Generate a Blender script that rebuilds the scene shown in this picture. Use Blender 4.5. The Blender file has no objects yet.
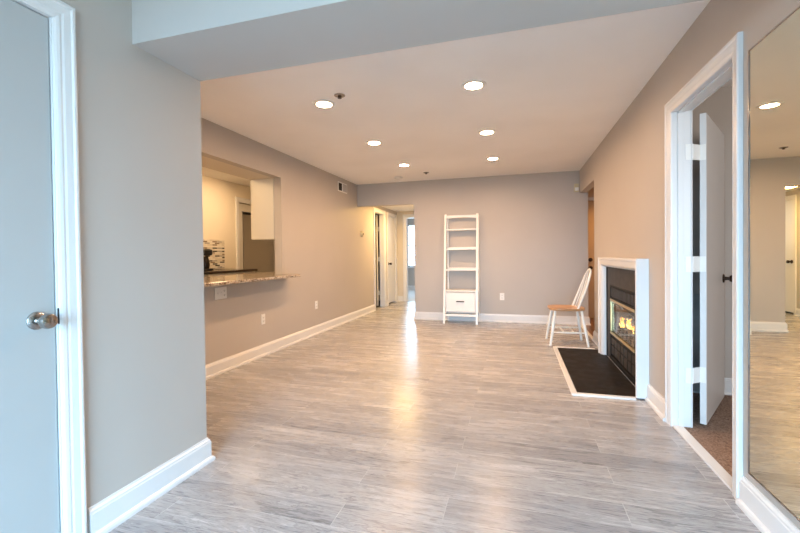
import bpy, bmesh, math, random
from mathutils import Vector, Matrix
random.seed(7)
S = bpy.context.scene
COL = S.collection
PI = math.pi

# ------------------------------------------------------------------ camera
cam_d = bpy.data.cameras.new('camera')
cam_d.sensor_width = 36.0
cam_d.lens = 399.0558 / 800 * 36.0
cam_d.shift_y = -(266.5 - 260.4841) / 800
cam_d.clip_start = 0.02
cam = bpy.data.objects.new('camera', cam_d)
COL.objects.link(cam)
YAW, PIT, ROL = math.radians(16.1641), math.radians(-0.8071), math.radians(0.6595)
fw = Vector((-math.sin(YAW) * math.cos(PIT), math.cos(YAW) * math.cos(PIT), math.sin(PIT)))
rt = Vector((math.cos(YAW), math.sin(YAW), 0))
up = rt.cross(fw)
r2 = rt * math.cos(ROL) - up * math.sin(ROL)
u2 = rt * math.sin(ROL) + up * math.cos(ROL)
cam.matrix_world = Matrix(((r2.x, u2.x, -fw.x, 0), (r2.y, u2.y, -fw.y, 0), (r2.z, u2.z, -fw.z, 1.1418), (0, 0, 0, 1)))
S.camera = cam

# ------------------------------------------------------------------ world, daylight, exposure
w = bpy.data.worlds.new('world')
S.world = w
w.use_nodes = True
nt = w.node_tree
bg = nt.nodes['Background']
tc = nt.nodes.new('ShaderNodeTexCoord')
sz = nt.nodes.new('ShaderNodeSeparateXYZ')
rp = nt.nodes.new('ShaderNodeValToRGB')
nt.links.new(tc.outputs['Generated'], sz.inputs[0])
mr_ = nt.nodes.new('ShaderNodeMapRange')
mr_.inputs['From Min'].default_value = -1
mr_.inputs['From Max'].default_value = 1
nt.links.new(sz.outputs[2], mr_.inputs['Value'])
nt.links.new(mr_.outputs[0], rp.inputs['Fac'])
rp.color_ramp.elements[0].position = 0.42
rp.color_ramp.elements[0].color = (0.10, 0.11, 0.10, 1)
rp.color_ramp.elements[1].position = 0.50
rp.color_ramp.elements[1].color = (0.44, 0.735, 1.0, 1)
nt.links.new(rp.outputs[0], bg.inputs[0])
bg.inputs[1].default_value = 28.5


def area(name, loc, target, sx, sy, power, col, spread=PI):
    d = bpy.data.lights.new(name, 'AREA')
    d.shape = 'RECTANGLE'
    d.size, d.size_y = sx, sy
    d.energy, d.color, d.spread = power, col, spread
    o = bpy.data.objects.new(name, d)
    COL.objects.link(o)
    o.location = loc
    o.rotation_euler = (Vector(target) - Vector(loc)).to_track_quat('-Z', 'Y').to_euler()
    return o


area('patio_door_portal', (-0.35, -1.69, 1.05), (-0.35, 0, 1.05), 1.8, 2.1, 1, (1, 1, 1)).data.cycles.is_portal = True
area('far_window_portal', (-2.86, 12.76, 1.435), (-2.86, 9, 1.435), 1.12, 1.39, 1, (1, 1, 1)).data.cycles.is_portal = True
area('bedroom_fill', (2.3, 0.5, 1.5), (1.8, 3.76, 1.2), 1.4, 1.3, 32, (1.0, 0.90, 0.82))  # added fill with no window behind it, placed to light the open door
area('far_room_fill', (-1.2, 11.2, 1.6), (-3.0, 11.2, 0.6), 1.4, 1.3, 32, (0.86, 0.92, 1.0))  # added fill to brighten the far room, no window built for it
area('kitchen_fill_deep', (-3.9, 5.3, 2.40), (-4.1, 5.3, 0), 0.5, 0.5, 26, (1.0, 0.66, 0.36))  # extra fill added to lift the deep kitchen walls
area('hall_lamp', (-2.2, 7.9, 2.16), (-2.2, 7.9, 0), 0.45, 0.45, 40, (1.0, 0.60, 0.20))
area('kitchen_lamp', (-4.1, 2.7, 2.40), (-4.1, 3.6, 0), 0.5, 0.5, 55, (1.0, 0.68, 0.36))
area('foyer_lamp', (1.85, 7.05, 2.40), (1.75, 7.2, 0), 0.3, 0.3, 20, (1.0, 0.50, 0.14), 2.0)

DOWNLIGHT = 550.0
S.view_settings.view_transform = 'Standard'
S.view_settings.look = 'None'
S.view_settings.gamma = 1.0
S.view_settings.use_curve_mapping = False
S.view_settings.exposure = 0.0


# ------------------------------------------------------------------ materials
def mat(name, col, rough=0.5, metal=0.0, spec=0.5, emit=None, estr=0.0):
    m = bpy.data.materials.new(name)
    m.use_nodes = True
    b = m.node_tree.nodes['Principled BSDF']
    b.inputs['Base Color'].default_value = (*col, 1)
    b.inputs['Roughness'].default_value = rough
    b.inputs['Metallic'].default_value = metal
    b.inputs['Specular IOR Level'].default_value = spec
    if emit:
        b.inputs['Emission Color'].default_value = (*emit, 1)
        b.inputs['Emission Strength'].default_value = estr
    return m


class NT:
    def __init__(self, m):
        self.t = m.node_tree
        self.b = self.t.nodes['Principled BSDF']

    def n(self, typ, **kw):
        x = self.t.nodes.new(typ)
        for k, v in kw.items():
            setattr(x, k, v)
        return x

    def l(self, a, b):
        self.t.links.new(a, b)

    def coords(self, scale=(1, 1, 1), rot=(0, 0, 0)):
        g = self.n('ShaderNodeNewGeometry')
        mp = self.n('ShaderNodeMapping')
        mp.inputs['Scale'].default_value = scale
        mp.inputs['Rotation'].default_value = rot
        self.l(g.outputs['Position'], mp.inputs['Vector'])
        return mp.outputs['Vector']

    def ocoords(self, scale=(1, 1, 1)):
        g = self.n('ShaderNodeTexCoord')
        mp = self.n('ShaderNodeMapping')
        mp.inputs['Scale'].default_value = scale
        self.l(g.outputs['Object'], mp.inputs['Vector'])
        return mp.outputs['Vector']

    def noise(self, vec, scale, detail=3, rough=0.5, dist=0.0, w=None):
        x = self.n('ShaderNodeTexNoise')
        if w is not None:
            x.noise_dimensions = '4D'
            self.l(w, x.inputs['W'])
        x.inputs['Scale'].default_value = scale
        x.inputs['Detail'].default_value = detail
        x.inputs['Roughness'].default_value = rough
        x.inputs['Distortion'].default_value = dist
        self.l(vec, x.inputs['Vector'])
        return x.outputs['Fac']

    def ramp(self, fac, stops):
        r = self.n('ShaderNodeValToRGB')
        e = r.color_ramp.elements
        while len(e) > len(stops):
            e.remove(e[-1])
        while len(e) < len(stops):
            e.new(0.5)
        for el, (p, c) in zip(e, stops):
            el.position = p
            el.color = (*c, 1) if len(c) == 3 else c
        self.l(fac, r.inputs['Fac'])
        return r.outputs['Color']

    def math(self, op, a, b=None, c=None):
        x = self.n('ShaderNodeMath', operation=op)
        for i, v in enumerate((a, b, c)):
            if v is None:
                continue
            if isinstance(v, (int, float)):
                x.inputs[i].default_value = v
            else:
                self.l(v, x.inputs[i])
        return x.outputs[0]

    def mix(self, fac, a, b, mode='MIX'):
        x = self.n('ShaderNodeMix', data_type='RGBA', blend_type=mode)
        for i, v in ((0, fac), (6, a), (7, b)):
            if isinstance(v, (int, float)):
                x.inputs[i].default_value = v
            elif isinstance(v, tuple):
                x.inputs[i].default_value = (*v, 1)
            else:
                self.l(v, x.inputs[i])
        return x.outputs[2]

    def bump(self, h, strength=0.2, dist=0.002):
        x = self.n('ShaderNodeBump')
        x.inputs['Strength'].default_value = strength
        x.inputs['Distance'].default_value = dist
        self.l(h, x.inputs['Height'])
        self.l(x.outputs['Normal'], self.b.inputs['Normal'])


def paint(name, col, rough, bump=0.06):
    m = mat(name, col, rough)
    t = NT(m)
    v = t.coords()
    f = t.noise(v, 1.3, 3)
    a = tuple(c * 0.97 for c in col)
    b = tuple(min(1, c * 1.03) for c in col)
    t.l(t.ramp(f, [(0.3, a), (0.7, b)]), t.b.inputs['Base Color'])
    t.bump(t.noise(v, 220, 2), bump, 0.001)
    return m


M = {}
M['wall'] = paint('greige_wall_paint', (0.485, 0.444, 0.405), 0.55)
M['ceiling'] = paint('white_ceiling_paint', (0.91, 0.90, 0.89), 0.8)
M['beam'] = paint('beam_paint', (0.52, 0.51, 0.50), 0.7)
M['hallwall'] = paint('cream_wall_paint', (0.66, 0.60, 0.50), 0.6)
M['kitchenwall'] = paint('kitchen_wall_paint', (0.76, 0.69, 0.57), 0.6)
M['cabinet'] = paint('cream_cabinet_paint', (0.62, 0.60, 0.55), 0.4, 0.03)
M['foyerwall'] = paint('tan_wall_paint', (0.62, 0.52, 0.42), 0.6)
M['trim'] = paint('white_trim_gloss', (0.72, 0.72, 0.72), 0.3, 0.02)
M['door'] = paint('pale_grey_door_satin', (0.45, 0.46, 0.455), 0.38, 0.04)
M['bedroom_door'] = paint('white_bedroom_door', (0.70, 0.70, 0.70), 0.38, 0.04)
M['plastic'] = mat('white_plastic', (0.80, 0.79, 0.76), 0.4)
M['ivory'] = mat('ivory_plastic', (0.60, 0.52, 0.33), 0.45)
M['dark'] = mat('black_plastic', (0.012, 0.012, 0.013), 0.4)
M['nickel'] = mat('satin_nickel', (0.42, 0.40, 0.38), 0.2, 1.0)
M['bronze'] = mat('dark_bronze', (0.06, 0.04, 0.03), 0.35, 0.8)
M['black_metal'] = mat('black_iron', (0.010, 0.010, 0.010), 0.55, 0.0, 0.2)
M['brass'] = mat('aged_brass', (0.70, 0.56, 0.30), 0.28, 1.0)
M['mirror'] = mat('mirror_silver', (0.80, 0.79, 0.66), 0.0, 1.0)
M['chrome'] = mat('polished_chrome', (0.42, 0.42, 0.42), 0.08, 1.0)
M['steel'] = mat('brushed_steel', (0.42, 0.40, 0.38), 0.35, 0.9)
M['white_lacquer'] = mat('white_lacquer', (0.84, 0.83, 0.80), 0.35)
M['lamp'] = mat('warm_lamp_lens', (1, 1, 1), 0.5, emit=(1.0, 0.605, 0.325), estr=DOWNLIGHT)
M['flame'] = mat('flame', (0.9, 0.4, 0.05), 0.5, emit=(1.0, 0.50, 0.08), estr=4.0)
M['flame_tip'] = mat('flame_core', (0.9, 0.7, 0.2), 0.5, emit=(1.0, 0.72, 0.22), estr=5.0)
M['interior_black'] = mat('unlit_interior_black', (0.03, 0.028, 0.026), 0.8)  # black standing for shade inside the closets; also backs the lower grille

# grey oak planks running across the room
m = M['floor'] = mat('grey_oak_laminate', (0.5, 0.5, 0.5), 0.3, spec=0.38)
t = NT(m)
v = t.coords()
mp_ = t.n('ShaderNodeMapping')
mp_.inputs['Location'].default_value = (0.31, 0.101, 0)
t.l(v, mp_.inputs['Vector'])
br = t.n('ShaderNodeTexBrick')
t.l(mp_.outputs[0], br.inputs['Vector'])
br.offset = 0.37
br.offset_frequency = 2
br.inputs['Color1'].default_value = (0, 0, 0, 1)
br.inputs['Color2'].default_value = (1, 1, 1, 1)
br.inputs['Mortar'].default_value = (0.5, 0.5, 0.5, 1)
br.inputs['Scale'].default_value = 1.0
br.inputs['Mortar Size'].default_value = 0.0013
br.inputs['Mortar Smooth'].default_value = 0.1
br.inputs['Brick Width'].default_value = 1.22
br.inputs['Row Height'].default_value = 0.162
rnd = t.n('ShaderNodeSeparateColor')
t.l(br.outputs['Color'], rnd.inputs['Color'])
rv = rnd.outputs[0]
wv = t.math('MULTIPLY', rv, 37.0)
g1 = t.noise(t.coords((1.9, 15, 1)), 1.0, 6, 0.62, 1.0, wv)      # streaks and cathedrals
g2 = t.noise(t.coords((13.0, 170, 1)), 1.0, 3, 0.65, 0.4, wv)      # fine pores
g3 = t.noise(t.coords((0.9, 7, 1)), 1.0, 2, 0.5, 0.6, wv)
c1 = t.ramp(g1, [(0.280, (0.200, 0.197, 0.200)), (0.340, (0.360, 0.355, 0.360)), (0.385, (0.250, 0.246, 0.250)), (0.410, (0.440, 0.433, 0.440)), (0.450, (0.370, 0.364, 0.370)), (0.475, (0.470, 0.463, 0.470)), (0.510, (0.330, 0.325, 0.330)), (0.535, (0.460, 0.453, 0.460)), (0.575, (0.400, 0.394, 0.400)), (0.600, (0.560, 0.552, 0.560)), (0.635, (0.360, 0.355, 0.360)), (0.670, (0.600, 0.591, 0.600))])
c2 = t.ramp(g2, [(0.32, (0.50, 0.50, 0.51)), (0.50, (1, 1, 1)), (0.66, (1.0, 1.0, 1.0)), (0.74, (1.12, 1.12, 1.12))])
c3 = t.ramp(g3, [(0.3, (0.90, 0.90, 0.91)), (0.7, (1.06, 1.05, 1.04))])
cp = t.ramp(rv, [(0.0, (0.80, 0.80, 0.82)), (0.35, (0.97, 0.97, 0.98)), (1.0, (1.08, 1.07, 1.06))])
cc = t.mix(1.0, t.mix(1.0, t.mix(1.0, c1, c2, 'MULTIPLY'), c3, 'MULTIPLY'), cp, 'MULTIPLY')
cc = t.mix(t.math('MULTIPLY', br.outputs['Fac'], 0.75), cc, (0.68, 0.67, 0.67))
t.l(cc, t.b.inputs['Base Color'])
t.l(t.math('MULTIPLY_ADD', g1, 0.14, 0.20), t.b.inputs['Roughness'])
hh = t.math('SUBTRACT', t.math('MULTIPLY', g2, 0.4), br.outputs['Fac'])
t.bump(hh, 0.25, 0.0012)

m = M['foyer_floor'] = mat('dark_walnut_floor', (0.12, 0.06, 0.03), 0.3)
t = NT(m)
t.l(t.ramp(t.noise(t.coords((18, 2, 1)), 1.0, 4), [(0.3, (0.07, 0.03, 0.015)), (0.7, (0.20, 0.10, 0.05))]), t.b.inputs['Base Color'])

m = M['carpet'] = mat('brown_carpet', (0.25, 0.18, 0.14), 0.95, spec=0.1)
t = NT(m)
v = t.coords()
f = t.noise(v, 95, 3, 0.7)
t.l(t.ramp(f, [(0.32, (0.14, 0.085, 0.06)), (0.5, (0.30, 0.20, 0.15)), (0.68, (0.46, 0.34, 0.27))]), t.b.inputs['Base Color'])
t.bump(f, 0.9, 0.01)
M['pale_carpet'] = mat('pale_carpet', (0.55, 0.54, 0.53), 0.95)

m = M['granite'] = mat('speckled_granite', (0.5, 0.45, 0.38), 0.12)
t = NT(m)
v = t.coords()
vo = t.n('ShaderNodeTexVoronoi')
vo.inputs['Scale'].default_value = 75
t.l(v, vo.inputs['Vector'])
sp = t.n('ShaderNodeSeparateColor')
t.l(vo.outputs['Color'], sp.inputs['Color'])
n2 = t.noise(v, 40, 3)
k = t.math('ADD', t.math('MULTIPLY', sp.outputs[0], 0.65), t.math('MULTIPLY', n2, 0.35))
t.l(t.ramp(k, [(0.18, (0.03, 0.025, 0.022)), (0.30, (0.19, 0.125, 0.08)), (0.48, (0.38, 0.31, 0.235)), (0.70, (0.56, 0.50, 0.42)), (0.88, (0.28, 0.24, 0.20))]), t.b.inputs['Base Color'])

m = M['mosaic'] = mat('glass_mosaic', (0.6, 0.55, 0.45), 0.15)
t = NT(m)
v = t.coords()
sx = t.n('ShaderNodeSeparateXYZ')
t.l(v, sx.inputs[0])
cb = t.n('ShaderNodeCombineXYZ')
t.l(sx.outputs[1], cb.inputs[0])
t.l(sx.outputs[2], cb.inputs[1])
b2 = t.n('ShaderNodeTexBrick')
t.l(cb.outputs[0], b2.inputs['Vector'])
b2.inputs['Scale'].default_value = 1
b2.inputs['Brick Width'].default_value = 0.11
b2.inputs['Row Height'].default_value = 0.026
b2.inputs['Mortar Size'].default_value = 0.003
b2.inputs['Color1'].default_value = (0, 0, 0, 1)
b2.inputs['Color2'].default_value = (1, 1, 1, 1)
r = t.n('ShaderNodeValToRGB')
r.color_ramp.interpolation = 'CONSTANT'
els = r.color_ramp.elements
for p, c in ((0.0, (0.03, 0.022, 0.018)), (0.22, (0.62, 0.55, 0.44)), (0.5, (0.36, 0.33, 0.29)), (0.62, (0.74, 0.68, 0.58)), (0.86, (0.24, 0.17, 0.11))):
    e = els[0] if p == 0 else els.new(p)
    e.position = p
    e.color = (*c, 1)
while len(els) > 5:
    els.remove(els[-1])
t.l(b2.outputs['Color'], r.inputs['Fac'])
t.l(t.mix(b2.outputs['Fac'], r.outputs['Color'], (0.66, 0.62, 0.54)), t.b.inputs['Base Color'])

m = M['slate'] = mat('black_slate', (0.03, 0.028, 0.027), 0.3, spec=0.10)
t = NT(m)
v = t.coords()
f = t.noise(v, 9, 6, 0.65, 0.4)
t.l(t.ramp(f, [(0.3, (0.010, 0.008, 0.007)), (0.7, (0.026, 0.021, 0.018))]), t.b.inputs['Base Color'])
t.l(t.ramp(f, [(0.35, (0.45,) * 3), (0.65, (0.65,) * 3)]), t.b.inputs['Roughness'])
t.bump(f, 0.25, 0.004)

m = M['grey_slate'] = mat('grey_slate_facing', (0.10, 0.09, 0.085), 0.5, spec=0.2)
t = NT(m)
f = t.noise(t.coords(), 12, 5, 0.6)
t.l(t.ramp(f, [(0.3, (0.030, 0.026, 0.024)), (0.7, (0.055, 0.048, 0.043))]), t.b.inputs['Base Color'])

m = M['refractory'] = mat('pale_refractory_brick', (0.5, 0.48, 0.46), 0.7)
t = NT(m)
f = t.noise(t.coords((1, 30, 3)), 1.0, 4)
t.l(t.ramp(f, [(0.3, (0.30, 0.28, 0.27)), (0.7, (0.60, 0.57, 0.55))]), t.b.inputs['Base Color'])

m = M['log'] = mat('charred_log', (0.1, 0.07, 0.05), 0.85)
t = NT(m)
f = t.noise(t.ocoords((3, 1, 3)), 14, 5, 0.7)
t.l(t.ramp(f, [(0.35, (0.02, 0.015, 0.013)), (0.55, (0.13, 0.09, 0.065)), (0.72, (0.34, 0.26, 0.20))]), t.b.inputs['Base Color'])
t.bump(f, 0.8, 0.01)

m = M['seatwood'] = mat('honey_oak_seat', (0.5, 0.26, 0.11), 0.32)
t = NT(m)
f = t.noise(t.ocoords((3, 26, 3)), 1.0, 5, 0.6, 0.5)
t.l(t.ramp(f, [(0.3, (0.34, 0.175, 0.08)), (0.55, (0.50, 0.29, 0.145)), (0.75, (0.60, 0.37, 0.20))]), t.b.inputs['Base Color'])

m = M['chairwhite'] = paint('white_chair_paint', (0.80, 0.79, 0.74), 0.35, 0.05)

m = M['glass'] = bpy.data.materials.new('clear_pane')
m.use_nodes = True
nt = m.node_tree
for n in list(nt.nodes):
    if n.type == 'BSDF_PRINCIPLED':
        nt.nodes.remove(n)
out = [n for n in nt.nodes if n.type == 'OUTPUT_MATERIAL'][0]
tr = nt.nodes.new('ShaderNodeBsdfTransparent')
tr.inputs[0].default_value = (0.94, 0.95, 0.95, 1)
gl = nt.nodes.new('ShaderNodeBsdfGlossy')
gl.inputs['Roughness'].default_value = 0.02
fr = nt.nodes.new('ShaderNodeFresnel')
fr.inputs[0].default_value = 1.45
mx = nt.nodes.new('ShaderNodeMixShader')
sc_ = nt.nodes.new('ShaderNodeMath')
sc_.operation = 'MULTIPLY'
sc_.inputs[1].default_value = 0.6
nt.links.new(fr.outputs[0], sc_.inputs[0])
nt.links.new(sc_.outputs[0], mx.inputs[0])
nt.links.new(tr.outputs[0], mx.inputs[1])
nt.links.new(gl.outputs[0], mx.inputs[2])
nt.links.new(mx.outputs[0], out.inputs[0])


# ------------------------------------------------------------------ mesh helpers
class MB:
    def __init__(self):
        self.bm = bmesh.new()

    def merge(self, b):
        me = bpy.data.meshes.new('tmp')
        b.to_mesh(me)
        b.free()
        self.bm.from_mesh(me)
        bpy.data.meshes.remove(me)
        return self

    def box(self, x0, x1, y0, y1, z0, z1, bev=0.0, seg=2, rot=None):
        b = bmesh.new()
        bmesh.ops.create_cube(b, size=1)
        sx, sy, sz = abs(x1 - x0), abs(y1 - y0), abs(z1 - z0)
        for vv in b.verts:
            vv.co = Vector((vv.co.x * sx, vv.co.y * sy, vv.co.z * sz))
        if bev > 0:
            bmesh.ops.bevel(b, geom=list(b.edges), offset=min(bev, 0.45 * min(sx, sy, sz)), segments=seg, affect='EDGES', profile=0.5)
        c = Vector(((x0 + x1) / 2, (y0 + y1) / 2, (z0 + z1) / 2))
        for vv in b.verts:
            if rot:
                vv.co = rot @ vv.co
            vv.co += c
        return self.merge(b)

    def tube(self, pts, rad, seg=12, cap=True):
        """round tube through pts; rad a number or list"""
        pts = [Vector(p) for p in pts]
        n = len(pts)
        rad = rad if isinstance(rad, (list, tuple)) else [rad] * n
        b = bmesh.new()
        rings = []
        ref = None
        for i, p in enumerate(pts):
            d = (pts[min(i + 1, n - 1)] - pts[max(i - 1, 0)]).normalized()
            if ref is None:
                ref = d.orthogonal().normalized()
            ref = (ref - d * ref.dot(d)).normalized()
            s = d.cross(ref)
            rings.append([b.verts.new(p + (ref * math.cos(2 * PI * k / seg) + s * math.sin(2 * PI * k / seg)) * rad[i]) for k in range(seg)])
        for i in range(n - 1):
            for k in range(seg):
                b.faces.new((rings[i][k], rings[i][(k + 1) % seg], rings[i + 1][(k + 1) % seg], rings[i + 1][k]))
        if cap:
            b.faces.new(list(reversed(rings[0])))
            b.faces.new(rings[-1])
        bmesh.ops.recalc_face_normals(b, faces=b.faces)
        return self.merge(b)

    def lathe(self, prof, c, axis='Z', seg=24):
        """prof: list of (radius, along)"""
        b = bmesh.new()
        rings = []
        ax = {'X': (Vector((1, 0, 0)), Vector((0, 1, 0)), Vector((0, 0, 1))),
              'Y': (Vector((0, 1, 0)), Vector((0, 0, 1)), Vector((1, 0, 0))),
              'Z': (Vector((0, 0, 1)), Vector((1, 0, 0)), Vector((0, 1, 0)))}[axis] if isinstance(axis, str) else axis
        c = Vector(c)
        for r_, h_ in prof:
            if r_ < 1e-6:
                rings.append([b.verts.new(c + ax[0] * h_)])
            else:
                rings.append([b.verts.new(c + ax[0] * h_ + (ax[1] * math.cos(2 * PI * k / seg) + ax[2] * math.sin(2 * PI * k / seg)) * r_) for k in range(seg)])
        for A, B in zip(rings, rings[1:]):
            for k in range(seg):
                q = [A[k % len(A)], A[(k + 1) % len(A)], B[(k + 1) % len(B)], B[k % len(B)]]
                q2 = []
                for vv in q:
                    if vv not in q2:
                        q2.append(vv)
                if len(q2) > 2:
                    b.faces.new(q2)
        bmesh.ops.recalc_face_normals(b, faces=b.faces)
        return self.merge(b)

    def sweep(self, path, A, B, prof, closed_prof=True):
        """path points; A[i], B[i] vectors carrying the profile's two coordinates"""
        b = bmesh.new()
        rings = []
        for p, a, bb in zip(path, A, B):
            p, a, bb = Vector(p), Vector(a), Vector(bb)
            rings.append([b.verts.new(p + a * s + bb * d) for s, d in prof])
        n = len(prof)
        for R, Q in zip(rings, rings[1:]):
            for k in range(n):
                b.faces.new((R[k], R[(k + 1) % n], Q[(k + 1) % n], Q[k]))
        b.faces.new(list(reversed(rings[0])))
        b.faces.new(rings[-1])
        bmesh.ops.recalc_face_normals(b, faces=b.faces)
        return self.merge(b)

    def prism(self, poly, z0, z1):
        """plan polygon extruded in z"""
        b = bmesh.new()
        lo = [b.verts.new((x, y, z0)) for x, y in poly]
        hi = [b.verts.new((x, y, z1)) for x, y in poly]
        n = len(poly)
        for k in range(n):
            b.faces.new((lo[k], lo[(k + 1) % n], hi[(k + 1) % n], hi[k]))
        b.faces.new(list(reversed(lo)))
        b.faces.new(hi)
        bmesh.ops.recalc_face_normals(b, faces=b.faces)
        return self.merge(b)

    def xform(self, mt):
        for vv in self.bm.verts:
            vv.co = mt @ vv.co
        return self

    def build(self, name, m, parent=None, smooth=False, center=True):
        me = bpy.data.meshes.new(name)
        org = Vector((0, 0, 0))
        if parent is None and center and self.bm.verts:
            xs = [vv.co.x for vv in self.bm.verts]
            ys = [vv.co.y for vv in self.bm.verts]
            zs = [vv.co.z for vv in self.bm.verts]
            org = Vector(((min(xs) + max(xs)) / 2, (min(ys) + max(ys)) / 2, min(zs)))
        elif parent is not None:
            org = WORLD_ORG.get(parent.name, Vector((0, 0, 0)))
        for vv in self.bm.verts:
            vv.co -= org
        self.bm.to_mesh(me)
        self.bm.free()
        me.materials.append(M[m] if isinstance(m, str) else m)
        if smooth:
            for p in me.polygons:
                p.use_smooth = True
            try:
                me.set_sharp_from_angle(angle=math.radians(40))
            except Exception:
                pass
        o = bpy.data.objects.new(name, me)
        COL.objects.link(o)
        if parent is None:
            o.location = org
        else:
            o.parent = parent
        WORLD_ORG[o.name] = org
        return o


WORLD_ORG = {}   # world position of each object's origin while it is being built


def tag(o, label=None, cat=None, group=None, kind=None):
    if label:
        o['label'] = label
    if cat:
        o['category'] = cat
    if group:
        o['group'] = group
    if kind:
        o['kind'] = kind
    return o


def thing(name, loc, label, cat, group=None, kind=None):
    o = bpy.data.objects.new(name, None)
    o.empty_display_size = 0.1
    COL.objects.link(o)
    o.location = loc
    WORLD_ORG[o.name] = Vector(loc)
    return tag(o, label, cat, group, kind)


def copy_tree(o, parent=None):
    c = o.copy()
    COL.objects.link(c)
    if parent is not None:
        c.parent = parent
    for ch in list(o.children):
        copy_tree(ch, c)
    return c


def struct(name, mb, m, label, cat):
    o = mb.build(name, m, None, center=False)
    return tag(o, label, cat, None, 'structure')


# ------------------------------------------------------------------ room dimensions
XL, XR, YB, XN, YN = -2.796, 0.978, 6.862, -1.666, 1.826
H, ZB, HALL_Z = 2.44, 2.113, 2.20
WT = 0.104
REAR = -1.6
HALL_R, HALL_E = -1.72, 9.40
XK, YK0, YK1 = -4.75, 1.93, 7.35
P0, P1, PZ0, PZ1 = 2.0, 4.37, 0.885, 2.12          # pass-through
L1A, L1B, L2A, L2B = 7.79, 8.40, 8.66, 9.27        # hall doors in the left wall
DA, DB, DH = 2.215, 2.985, 2.045                   # bedroom door opening in the right wall
RA, RZ = 5.66, 2.085                               # foyer opening in the right wall
FA, FB, FZ = 3.74, 4.68, 0.80                      # firebox opening

# ------------------------------------------------------------------ shell
struct('floor', MB().box(-2.9, 0.985, REAR - 0.1, 9.46, -0.08, 0.0), 'floor', 'pale grey oak plank floor running through the living room', 'floor')
struct('floor_bedroom', MB().box(0.985, 4.2, 0.2, 3.8, -0.08, 0.004), 'carpet', 'brown carpet beyond the open bedroom door', 'carpet')
struct('floor_foyer', MB().box(0.985, 3.0, 5.6, 8.0, -0.08, 0.0), 'foyer_floor', 'dark brown wood floor in the entry beyond the corner opening', 'floor')
struct('floor_kitchen', MB().box(-5.8, -2.9, YK0, YK1, -0.08, 0.0), 'foyer_floor', 'kitchen floor behind the pass-through wall', 'floor')
struct('floor_hall_closet', MB().box(-3.9, -2.9, 7.36, 9.5, -0.08, 0.0), 'interior_black', 'closet floor behind the hall door, blackened to stand for shade', 'floor')  # closet shade put into the floor colour
struct('floor_far_room', MB().box(-4.6, -0.5, 9.46, 12.75, -0.08, 0.002), 'pale_carpet', 'pale carpet in the bright room past the hall', 'carpet')

struct('ceiling', MB().box(-2.9, XR + 0.1, YN - 0.1, YB + 0.02, H, H + 0.1), 'ceiling', 'white living room ceiling with recessed lights', 'ceiling')
struct('ceiling_entry', MB().box(XN - 0.1, XR + 0.1, REAR - 0.1, 1.5, H, H + 0.1), 'ceiling', 'white ceiling in front of the dropped beam', 'ceiling')
struct('ceiling_hall', MB().box(-2.9, -1.6, YB + 0.02, HALL_E + 0.1, HALL_Z, HALL_Z + 0.1), 'ceiling', 'low hall ceiling behind the back wall', 'ceiling')
struct('ceiling_kitchen', MB().box(XK - 1.1, -2.9, YK0, YK1, H, H + 0.1), 'ceiling', 'kitchen ceiling seen through the pass-through', 'ceiling')
struct('ceiling_bedroom', MB().box(XR + WT, 4.2, 0.2, 3.8, H, H + 0.1), 'ceiling', 'bedroom ceiling beyond the open door', 'ceiling')
struct('ceiling_foyer', MB().box(XR, 3.0, 5.5, 8.0, H, H + 0.1), 'ceiling', 'entry ceiling beyond the corner opening', 'ceiling')
struct('ceiling_far_room', MB().box(-4.6, -0.5, HALL_E + 0.1, 12.75, H, H + 0.1), 'ceiling', 'ceiling of the bright room past the hall', 'ceiling')

mb = MB()
mb.box(XL - WT, XL, YN, P0, 0, H)
mb.box(XL - WT, XL, P0, P1, 0, PZ0)
mb.box(XL - WT, XL, P0, P1, PZ1, H)
mb.box(XL - WT, XL, P1, L1A, 0, H)
mb.box(XL - WT, XL, L1A, L1B, 2.05, H)
mb.box(XL - WT, XL, L1B, L2A, 0, H)
mb.box(XL - WT, XL, L2A, L2B, 2.05, H)
mb.box(XL - WT, XL, L2B, HALL_E, 0, H)
struct('wall_left', mb, 'wall', 'greige wall with the kitchen pass-through', 'wall')

mb = MB()
DNA, DNB, DNH = 0.325, 1.095, 2.052                # closet door in the near wall
mb.box(XN - WT, XN, REAR, DNA, 0, H)
mb.box(XN - WT, XN, DNA, DNB, DNH, H)
mb.box(XN - WT, XN, DNB, YN, 0, H)
mb.box(-2.9, XN - WT, YN - WT, YN, 0, H)
struct('wall_closet', mb, 'wall', 'near greige wall beside the white closet door', 'wall')

mb = MB()
mb.box(XR, XR + WT, REAR, DA, 0, H)
mb.box(XR, XR + WT, DA, DB, DH, H)
mb.box(XR, XR + WT, DB, FA, 0, H)
mb.box(XR, XR + WT, FA, FB, FZ, H)
mb.box(XR, XR + WT, FB, RA, 0, H)
mb.box(XR, XR + WT, RA, YB, RZ, H)
struct('wall_right', mb, 'wall', 'greige wall holding the fireplace and bedroom door', 'wall')

mb = MB()
mb.box(HALL_R, 1.098, YB, YB + WT, 0, H)
mb.box(XL, HALL_R, YB, YB + WT, 2.04, H)
struct('wall_back', mb, 'wall', 'greige back wall behind the ladder shelf', 'wall')

mb = MB()
mb.box(HALL_R, HALL_R + WT, YB + WT, HALL_E, 0, H)
HEA, HEB = -2.565, -1.80                           # doorway at the end of the hall
mb.box(XL, HEA, HALL_E, HALL_E + WT, 0, H)
mb.box(HEB, HALL_R + WT, HALL_E, HALL_E + WT, 0, H)
mb.box(HEA, HEB, HALL_E, HALL_E + WT, 2.05, H)
struct('wall_hall', mb, 'hallwall', 'cream hall walls past the opening in the back wall', 'wall')

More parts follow.
